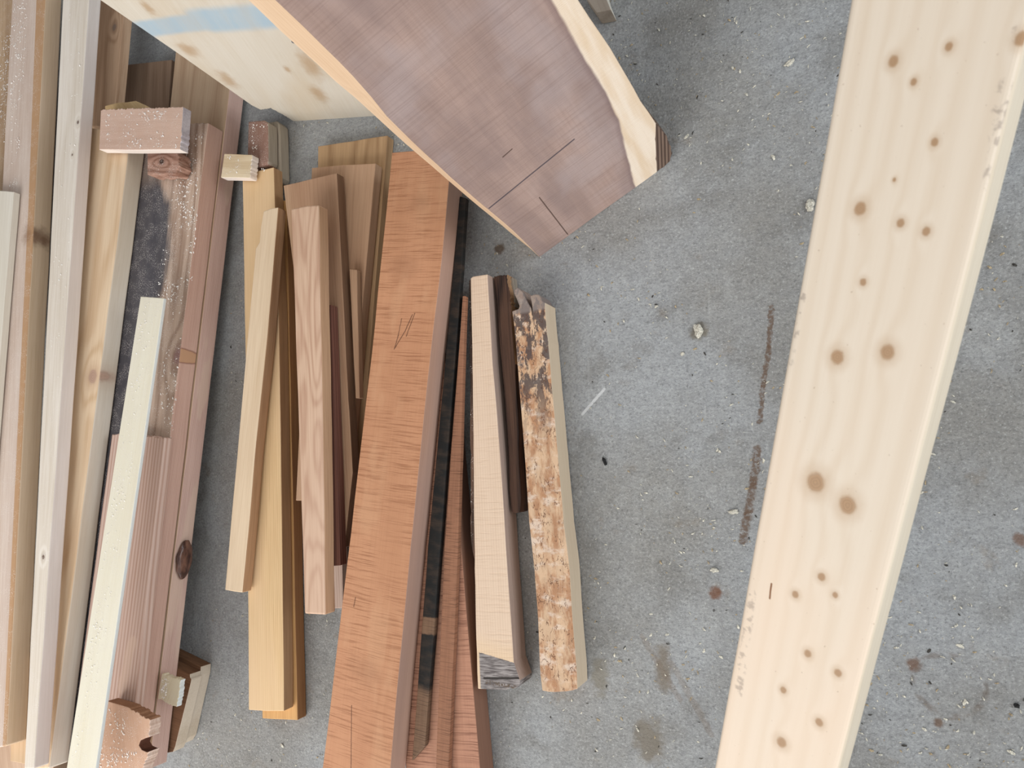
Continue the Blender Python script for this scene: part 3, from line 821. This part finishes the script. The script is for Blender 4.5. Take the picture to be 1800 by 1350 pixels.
# ------------------------------------------------------------------ cherry plank and the dark sticks beside it
m_r3 = wood('curly_red', (190, 134, 104), (158, 104, 78), rings=2, ring_c=0.3, fine=0.25, curl=0.75, curl_scale=170, curl_col=(110, 64, 46))
m_r3s = wood('curly_red_edge', (140, 98, 76), (110, 74, 56), rings=2, ring_c=0.3, fine=0.3)
board('curly_board', 'wide red-brown curly board lying on the concrete, half under the cherry plank', 'wood board',
      [(676, 640), (781, 620), (848, 1400), (716, 1400)], c2(630, 0.046, 1400, 0.046), 0.044, [m_r3, m_r3s], edge_mat={1: 1}, wob=0.0008)
R1c = c2(340, 0.059, 1330, 0.059)
R1o = [(808, 345), (819, 348), (805, 560), (774, 960), (747, 1312), (724, 1338), (752, 960), (791, 540)]
R1f = frame_of(R1o, R1c, ((0, 1), (4, 5)))
def r1_extra(s, col, hgt):
    x = s.split()[0]
    nz = s.noise(s.scale(s.tc, (40, 20, 20)), 1, 3, .6)
    xx = s.math('ADD', x, s.math('MULTIPLY_ADD', nz, 0.03, -0.015))
    xa = R1f(750, 1215)[0]; x1 = R1f(760, 1090)[0]; x2 = R1f(760, 1112)[0]; xt = R1f(790, 640)[0]
    m = s.ramp(xx, xa - .012, xa + .012, 1.0, 0.35)
    gap = s.math('MULTIPLY', s.ramp(xx, x1 - .006, x1), s.ramp(xx, x2, x2 + .008, 1, 0))
    m = s.math('SUBTRACT', m, s.math('MULTIPLY', gap, .7), clamp=True)
    m = s.math('MULTIPLY', m, s.ramp(nz, .3, .6, .88, 1.0))
    col = s.mix(m, col, srgb(30, 30, 29))
    return col, hgt
m_r1 = wood('blackened_curly', (150, 112, 82), (112, 78, 54), rings=2, ring_c=0.3, fine=0.3, curl=0.7, curl_scale=170, curl_col=(70, 46, 34), extra=r1_extra)
board('blackened_stick', 'black-stained stick with a slanted end, lying along the right side of the cherry plank', 'wood strip',
      R1o, R1c, 0.011, [m_r1], axis=((0, 1), (4, 5)))
m_r2 = wood('curly_brown', (156, 104, 74), (122, 78, 54), rings=2, ring_c=0.3, fine=0.3, curl=0.8, curl_scale=150, curl_col=(92, 56, 38))
board('curly_stick', 'thin red-brown curly stick between the blackened stick and the maple stick', 'wood strip',
      [(813, 520), (818, 520), (808, 835), (805, 960), (786, 1400), (764, 1400), (781, 960), (790, 835)], c2(520, 0.059, 1400, 0.059), 0.011, [m_r2, m_r1], edge_mat={'all': 0, 6: 1, 5: 1}, axis=((0, 1), (4, 5)))
CHo = [(689, 268), (740, 264), (795, 262), (779, 431), (751, 675), (722, 960), (681, 1400), (561, 1400), (617, 935), (657, 587)]
CHc = c2(270, 0.096, 1350, 0.094)
CHf = frame_of(CHo, CHc, ((0, 2), (6, 7)))
def ch_extra(s, col, hgt):
    for q in ((725, 553, 712, 582), (712, 582, 694, 612), (706, 560, 700, 590), (700, 590, 693, 614), (729, 551, 714, 591), (625, 1050, 622, 1066), (618, 1240, 617, 1350)):
        a, b = CHf(q[0], q[1]), CHf(q[2], q[3])
        col = s.mix(s.math('MULTIPLY', s.seg(a, b, .0016, .0015, 120), .7), col, srgb(84, 48, 34))
    nz = s.noise(s.scale(s.tc, (5, 14, 14), (3, 3, 0)), 1, 3, .55)
    col = s.mix(s.math('MULTIPLY', s.ramp(nz, .5, .68), .45), col, srgb(204, 150, 108))
    for (x, y, r) in ((710, 470, .03), (735, 355, .02), (640, 1180, .03)):
        d = s.spot(CHf(x, y), r, (.8, .6, 1), .5)
        col = s.mix(s.ramp(d, .2, 1.3, .3, 0), col, srgb(150, 98, 66))
    return col, hgt
m_ch = wood('cherry_face', (199, 139, 98), (176, 116, 77), rings=2, ring_c=0.3, fine=0.2, curl=0.62, curl_scale=125, curl_col=(146, 88, 54), tint=(190, 126, 88), extra=ch_extra, fuzz=0.35)
m_chs = wood('cherry_edge', (190, 148, 124), (160, 120, 98), rings=3, ring_c=0.35, fine=0.25, tint=(172, 140, 128), knots=())
board('cherry_plank', 'thick wide orange-brown cherry plank with rippled saw marks, longest in the middle of the floor', 'wood plank',
      CHo, CHc, 0.046, [m_ch, m_chs], edge_mat={2: 1, 3: 1, 4: 1, 5: 1}, axis=((0, 2), (6, 7)), wob=0.0012)

# ------------------------------------------------------------------ maple stick and bark sticks
M2o = [(868, 485), (892, 482), (899, 540), (906, 640), (912, 760), (914, 900), (899, 900), (882, 640)]
m_bark = wood('bark_brown', (120, 88, 68), (58, 42, 34), rings=8, ring_c=0.7, fine=0.6, fuzz=2.0, dust=0.25)
m_bark2 = wood('bark_ochre', (176, 134, 92), (110, 76, 50), rings=9, ring_c=0.6, fine=0.6, fuzz=2.0)
m_redbark = wood('red_bark', (96, 66, 50), (38, 26, 22), rings=8, ring_c=0.6, fine=0.6, fuzz=2.0)
bst = board('bark_stick', 'rough bark-covered stick hidden along the right side of the maple stick', 'wood strip',
            M2o, c2(482, 0.034, 900, 0.034, 860, 880), 0.032, [m_redbark, m_bark2], edge_mat={1: 1, 2: 1}, axis=((0, 1), (5, 6)), wob=0.006, step=0.007, ragged=(0, 1))
m_chip = wood('split_grey', (168, 158, 142), (130, 118, 102), rings=2, fine=0.5)
board('split_edge', 'pale grey split edge', None, [(893, 492), (901, 487), (905, 520), (905, 600), (897, 560)], c2(490, 0.020, 600, 0.020, 860, 880), 0.018, m_chip, parent=bst, axis=((0, 1), (3, 4)), wob=0.002)

M1o = [(827, 489), (831, 486), (857, 482), (866, 640), (879, 800), (892, 1000), (903, 1163), (914, 1196), (910, 1208), (886, 1213), (840, 1211), (838, 1150), (834, 1000), (832, 800), (830, 640)]
M1c = c2(485, 0.050, 1210, 0.050, 820, 860)
M1ax = ((0, 2), (7, 10))
M1f = frame_of(M1o, M1c, M1ax)
def m1_extra(s, col, hgt):
    # grey bark patch across the lower end
    x, y = s.split()[0], s.split()[1]
    a, b = M1f(840, 1146), M1f(903, 1165)
    sl = (b[0] - a[0]) / (b[1] - a[1])
    nz = s.noise(s.tc, 160, 3, .6)
    line = s.math('SUBTRACT', x, s.math('MULTIPLY_ADD', y, sl, a[0] - sl * a[1]))
    line = s.math('ADD', line, s.math('MULTIPLY_ADD', nz, .004, -.002))
    lm = s.ramp(line, -.0006, .0006)
    wav = s.noise(s.scale(s.tc, (260, 30, 30)), 1, 3, .6)
    bark = s.mix(s.ramp(wav, .35, .65), srgb(92, 84, 82), srgb(154, 146, 142))
    yl = s.ramp(line, -.05, -.002)
    col = s.mix(s.math('MULTIPLY', yl, .35), col, srgb(222, 186, 134))
    yk = M1f(846, 1170)[1]
    sg = 1.0 if M1f(900, 1170)[1] > yk else -1.0
    lm = s.math('MULTIPLY', lm, s.ramp(s.math('MULTIPLY', s.math('SUBTRACT', y, yk), sg), -.006, -.002))
    col = s.mix(lm, col, bark)
    hgt = s.math('ADD', hgt, s.math('MULTIPLY', s.math('MULTIPLY', lm, wav), 2.0))
    a, b = M1f(851, 1192), M1f(912, 1192)
    col = s.mix(s.seg(a, b, .0028, .001, 90), col, srgb(52, 46, 42))
    a, b = M1f(856, 1199), M1f(905, 1208)
    col = s.mix(s.math('MULTIPLY', s.seg(a, b, .005, .005, 140), s.ramp(nz, .45, .55)), col, srgb(96, 80, 66))
    return col, hgt
m_m1 = wood('maple_face', (220, 192, 164), (200, 168, 138), rings=1.0, ring_c=0.3, fine=0.2, yfreq=170, curl=0.18, curl_scale=70, curl_col=(196, 158, 124), extra=m1_extra)
m_m1s = wood('maple_edge', (178, 152, 136), (148, 124, 112), rings=2, ring_c=0.35, fine=0.45)
m1 = board('maple_stick', 'thick cream maple stick with a grey bark patch across its lower end', 'wood strip',
           M1o, M1c, 0.046, [m_m1, m_m1s], edge_mat={2: 1, 3: 1, 4: 1, 5: 1, 6: 1}, axis=M1ax, ragged=(7, 8))
board('bark_edge', 'dark bark strip', None,
      [(824, 494), (828, 490), (831, 640), (833, 800), (835, 960), (834, 985), (829, 960), (828, 900), (828, 800), (826, 700), (825, 600)],
      c2(485, 0.047, 1210, 0.047, 820, 860), 0.040, m_bark, parent=m1, axis=((0, 1), (5, 6)), wob=0.004, step=0.006)

S1o = [(900, 547), (911, 543), (913, 538), (904, 516), (903, 510), (909, 505), (914, 508), (919, 514), (924, 526), (933, 541), (936, 553), (934, 530), (932, 520), (940, 517), (947, 518), (952, 527), (958, 532),
       (964, 600), (970, 680), (981, 800), (991, 920), (1001, 1000), (1015, 1211), (985, 1216), (953, 1214), (939, 1000), (930, 920), (912, 680)]
S1c = c2(530, 0.048, 1210, 0.048, 900, 960)
S1ax = ((0, 16), (22, 24))
S1f = frame_of(S1o, S1c, S1ax)
def s1_extra(s, col, hgt):
    x = s.split()[0]
    n1 = s.noise(s.scale(s.tc, (14, 40, 40)), 1, 4, .65)
    n2 = s.noise(s.scale(s.tc, (40, 22, 22), (2, 0, 0)), 1, 4, .65)
    col = s.mix(s.ramp(n1, .42, .6), srgb(212, 174, 136), srgb(184, 132, 92))
    col = s.mix(s.math('MULTIPLY', s.ramp(n2, .5, .66), .75), col, srgb(226, 204, 182))
    n3 = s.noise(s.scale(s.tc, (20, 42, 42), (5, 1, 0)), 1, 5, .7)
    x5 = S1f(960, 700)[0]; x6 = S1f(980, 980)[0]
    dk = s.math('MULTIPLY', s.ramp(x, x5 - .05, x5 + .10, 1.0, 0.10), s.ramp(n3, .47, .53))
    col = s.mix(s.math('MULTIPLY', dk, .9), col, srgb(78, 68, 68))
    # fungus lines
    n4 = s.noise(s.scale(s.tc, (26, 70, 70), (1, 3, 0)), 1, 3, .6)
    ln = s.ramp(s.math('ABSOLUTE', s.math('SUBTRACT', n4, .5)), .006, .016, 1, 0)
    n5 = s.noise(s.tc, 30, 2, .5)
    col = s.mix(s.math('MULTIPLY', ln, s.ramp(n5, .42, .55, 0.1, .85)), col, srgb(98, 58, 38))
    n6 = s.noise(s.scale(s.tc, (60, 240, 240), (1, 3, 0)), 1, 2, .6)
    pit = s.ramp(n6, .70, .74)
    col = s.mix(pit, col, srgb(64, 36, 26))
    ends = s.ramp(x, S1f(930, 548)[0] - .004, S1f(930, 552)[0], 1, 0)
    col = s.mix(s.math('MULTIPLY', ends, .8), col, srgb(134, 122, 116))
    hgt = s.math('ADD', s.math('MULTIPLY', n3, -3.0), s.math('MULTIPLY', ln, -1.0))
    return col, hgt
m_s1 = wood('spalted_bark', (206, 160, 120), (150, 104, 74), extra=s1_extra, fuzz=1.0)
m_s1s = wood('spalted_edge', (208, 186, 156), (184, 160, 128), rings=2, ring_c=0.25, fine=0.25)
s1 = board('spalted_stick', 'mottled spalted stick with a broken, pronged upper end, rightmost on the concrete', 'wood strip',
           S1o, S1c, 0.046, [m_s1, m_s1s], edge_mat={16: 1, 17: 1, 18: 1, 19: 1, 20: 1, 21: 1}, axis=S1ax, step=0.008, wob=0.002)

# the end of a square stick beyond the slab, at the top edge
m_stk = wood('grey_beige_stick', (160, 146, 130), (132, 118, 102))
m_stks = wood('grey_beige_stick_side', (206, 202, 188), (186, 180, 164))
vp_pl = None
board('square_stick', 'end of a beige square stick at the top edge beside the walnut slab', 'wood strip',
      [(1000, -70), (1046, -70), (1064, -8), (1074, 17), (1048, 22), (1028, -6)], [(1000, -60, 0.034), (1060, -60, 0.034), (1050, 20, 0.034)], 0.033, [m_stk, m_stks],
      edge_mat={1: 1, 2: 1}, axis=((0, 1), (3, 4)))

# ------------------------------------------------------------------ loose bits
def chunk(name, label, cat, px, py, r, mat, z=0.0, seed=1, flatn=0.4, stretch=(1, 1), rot=0):
    r = r * KM
    bm = bmesh.new()
    bmesh.ops.create_icosphere(bm, subdivisions=3, radius=1.0)
    for v in bm.verts:
        n = mnoise.noise(v.co * 1.6 + Vector((seed * 3.1, 0, 0))) * 0.55 + mnoise.noise(v.co * 4.5 + Vector((0, seed, 0))) * 0.25
        v.co = v.co * (1 + n)
        v.co.x *= r * stretch[0]; v.co.y *= r * stretch[1]; v.co.z *= r * flatn
    lo = min(v.co.z for v in bm.verts)
    for v in bm.verts: v.co.z -= lo
    me = bpy.data.meshes.new(name); bm.to_mesh(me); bm.free()
    me.materials.append(mat)
    o = bpy.data.objects.new(name, me); SC.collection.objects.link(o)
    p = P(px, py, z); o.location = p; o.rotation_euler = (0, 0, rot)
    o['label'] = label; o['category'] = cat
    return o
def plain(name, col, rough=0.8, var=None):
    s = NT(name)
    n = s.noise(s.tc, 400, 3, .6)
    return s.finish(s.mix(s.ramp(n, .35, .65), srgb(*col), srgb(*(var or tuple(int(c * .75) for c in col)))), rough, n, .4, .001)
m_crumb = plain('mortar_crumb', (214, 208, 190))
m_blk = plain('black_crumb', (34, 34, 34))
chunk('mortar_lump', 'rough cream lump of mortar on the concrete left of the pine plank', 'debris', 1228, 582, 0.009, m_crumb, seed=1, stretch=(1, 1.5))
chunk('mortar_crumb', 'small cream crumb just below and left of the rough mortar lump', 'debris', 1200, 622, 0.004, m_crumb, seed=2)
chunk('mortar_crumb', 'cream crumb tucked against the left edge of the pine plank, near its upper half', 'debris', 1424, 362, 0.0075, m_crumb, seed=3, stretch=(1, 1.6))
chunk('white_flake', 'white flake on the concrete between the walnut slab and the top of the pine plank', 'debris', 1388, 112, 0.007, m_crumb, seed=4, stretch=(1.4, .8), rot=.6)
chunk('white_flake', 'bright white flake on the concrete left of the pine plank, above the rust spot', 'debris', 1256, 1002, 0.005, m_crumb, seed=9, stretch=(1.4, .8))
chunk('white_flake', 'white flake on the concrete beside the brown stain line near the pine plank', 'debris', 1290, 900, 0.006, m_crumb, seed=5, stretch=(1.5, .7))
chunk('black_crumb', 'small black crumb alone on the concrete right of the spalted stick', 'debris', 1063, 811, 0.0045, m_blk, seed=6, stretch=(.8, 1.9), rot=.5)
chunk('black_crumb', 'black crumb on the concrete far right below the stain ring', 'debris', 1787, 1240, 0.004, m_blk, seed=7)

# nail head in the plywood
def nail():
    p = hit(516, 73, ply_pl)
    bm = bmesh.new()
    bmesh.ops.create_cone(bm, cap_ends=True, segments=16, radius1=0.0035, radius2=0.003, depth=0.002)
    me = bpy.data.meshes.new('nail_head'); bm.to_mesh(me); bm.free()
    me.materials.append(plain('nail_steel', (96, 104, 120), 0.4))
    o = bpy.data.objects.new('nail_head', me); SC.collection.objects.link(o)
    o.parent = ply; o.matrix_parent_inverse = ply.matrix_world.inverted()
    o.matrix_world = Matrix.Translation(p + ply_pl[1] * 0.0005) @ ply_pl[1].to_track_quat('Z', 'Y').to_matrix().to_4x4()
    o['label'] = 'small bluish nail head'
nail()

# ------------------------------------------------------------------ sawdust: countless shavings on the floor and on the boards
def flecks(name, label, places, mats):
    verts, faces, mi = [], [], []
    for (p, n, size, mat) in places:
        a = RND.uniform(0, math.tau)
        t1 = n.orthogonal().normalized(); t2 = n.cross(t1)
        u = t1 * math.cos(a) + t2 * math.sin(a); v = n.cross(u)
        L, wd = size, size * RND.uniform(0.22, 0.6)
        hgt = size * RND.uniform(0.05, 0.3)
        b = len(verts)
        c = p + n * 0.0003
        bend = RND.uniform(-0.5, 0.5) * L
        pts = [c - u * L / 2 - v * wd / 2 * .5, c - u * L / 2 + v * wd / 2 * .5,
               c + v * (-wd / 2 + bend * .3) + n * hgt, c + v * (wd / 2 + bend * .3) + n * hgt,
               c + u * L / 2 - v * wd / 2 * .5 + n * hgt * .2, c + u * L / 2 + v * wd / 2 * .5 + n * hgt * .2]
        verts += [tuple(q) for q in pts]
        faces += [(b, b + 2, b + 3, b + 1), (b + 2, b + 4, b + 5, b + 3)]
        mi += [mat, mat]
    me = bpy.data.meshes.new(name); me.from_pydata(verts, [], faces); me.update()
    for m in mats: me.materials.append(m)
    me.polygons.foreach_set('material_index', mi)
    o = bpy.data.objects.new(name, me); SC.collection.objects.link(o)
    o['label'] = label; o['category'] = 'sawdust'; o['kind'] = 'stuff'
m_f1 = plain('shaving_pale', (226, 220, 200)); m_f0 = plain('grain_white', (255, 252, 246), var=(238, 230, 220)); m_f2 = plain('shaving_tan', (190, 168, 130)); m_f3 = plain('shaving_dark', (70, 66, 60))
pl_ = []
bpy.context.view_layer.update()
DG = bpy.context.evaluated_depsgraph_get()
Z = Vector((0, 0, 1))
for _ in range(9000):
    px, py = RND.uniform(330, 1830), RND.uniform(-20, 1370)
    p = P(px, py)
    d = mnoise.noise(Vector((p.x * 4.5, p.y * 4.5, 3.3))) + 0.6 * mnoise.noise(Vector((p.x * 13, p.y * 13, 1.3)))
    w = 0.45 + 1.1 * d
    if px > 1480: w -= 0.2
    if RND.random() > w: continue
    ok_, hp_ = SC.ray_cast(DG, p + Vector((0, 0, .0008)), Vector((0, 0, 1)), distance=0.06)[:2]
    if ok_: continue
    r = RND.random()
    pl_.append((p, Z, RND.choice((.0018, .0022, .0026, .003, .0036, .0045, .006)) * (1.5 if r > .985 else 1), 0 if r < .55 or r > .985 else (1 if r < .88 else 2)))
flecks('floor_sawdust', 'fine pale sawdust and shavings scattered over the grey concrete', pl_, [m_f1, m_f2, m_f3])
dense = []
bpy.context.view_layer.update()
def dust_on(name, quadpx, n, size=(.0022, .0055), pal=0):
    o = name
    M = o.matrix_world; nn = (M.to_3x3() @ Vector((0, 0, 1))).normalized(); org = M.translation
    for _ in range(int(n * 2.2)):
        u, v = RND.random(), RND.random()
        a = Vector(quadpx[0]).lerp(Vector(quadpx[1]), u); b = Vector(quadpx[3]).lerp(Vector(quadpx[2]), u)
        q = a.lerp(b, v)
        p = hit(q.x, q.y, (org, nn))
        if mnoise.noise(p * 22) + RND.uniform(-.3, .3) < -0.05: continue
        dense.append((p, nn, RND.uniform(*size), pal))
B = bpy.data.objects
dust_on(B['weathered_board'], [(315, 240), (358, 235), (338, 500), (270, 560)], 260)
dust_on(B['weathered_board'], [(300, 500), (330, 500), (300, 800), (282, 700)], 70)
dust_on(B['sawn_block'], [(185, 195), (318, 192), (312, 260), (190, 260)], 170)
dust_on(B['holed_block'], [(190, 1245), (250, 1270), (236, 1348), (172, 1348)], 120)
dust_on(B['cream_strip'], [(252, 530), (280, 530), (150, 1340), (125, 1340)], 140, (.002, .0045))
dust_on(B['tan_stud'], [(22, 0), (50, 0), (30, 330), (16, 330)], 260)
dust_on(B['dusty_board'], [(442, 220), (468, 220), (466, 300), (446, 300)], 60)
dust_on(B['pale_offcut'], [(398, 274), (440, 276), (436, 310), (394, 308)], 20)
dust_on(B['white_stud'], [(122, 0), (150, 0), (105, 700), (80, 700)], 60)
dust_on(B['crumbled_offcut'], [(286, 1190), (315, 1198), (308, 1236), (282, 1226)], 60)
dust_on(B['rough_board'], [(0, 60), (20, 60), (16, 250), (2, 250)], 90)
flecks('board_sawdust', 'white sawdust grains clinging to the rough lumber of the left pile', dense, [m_f0])
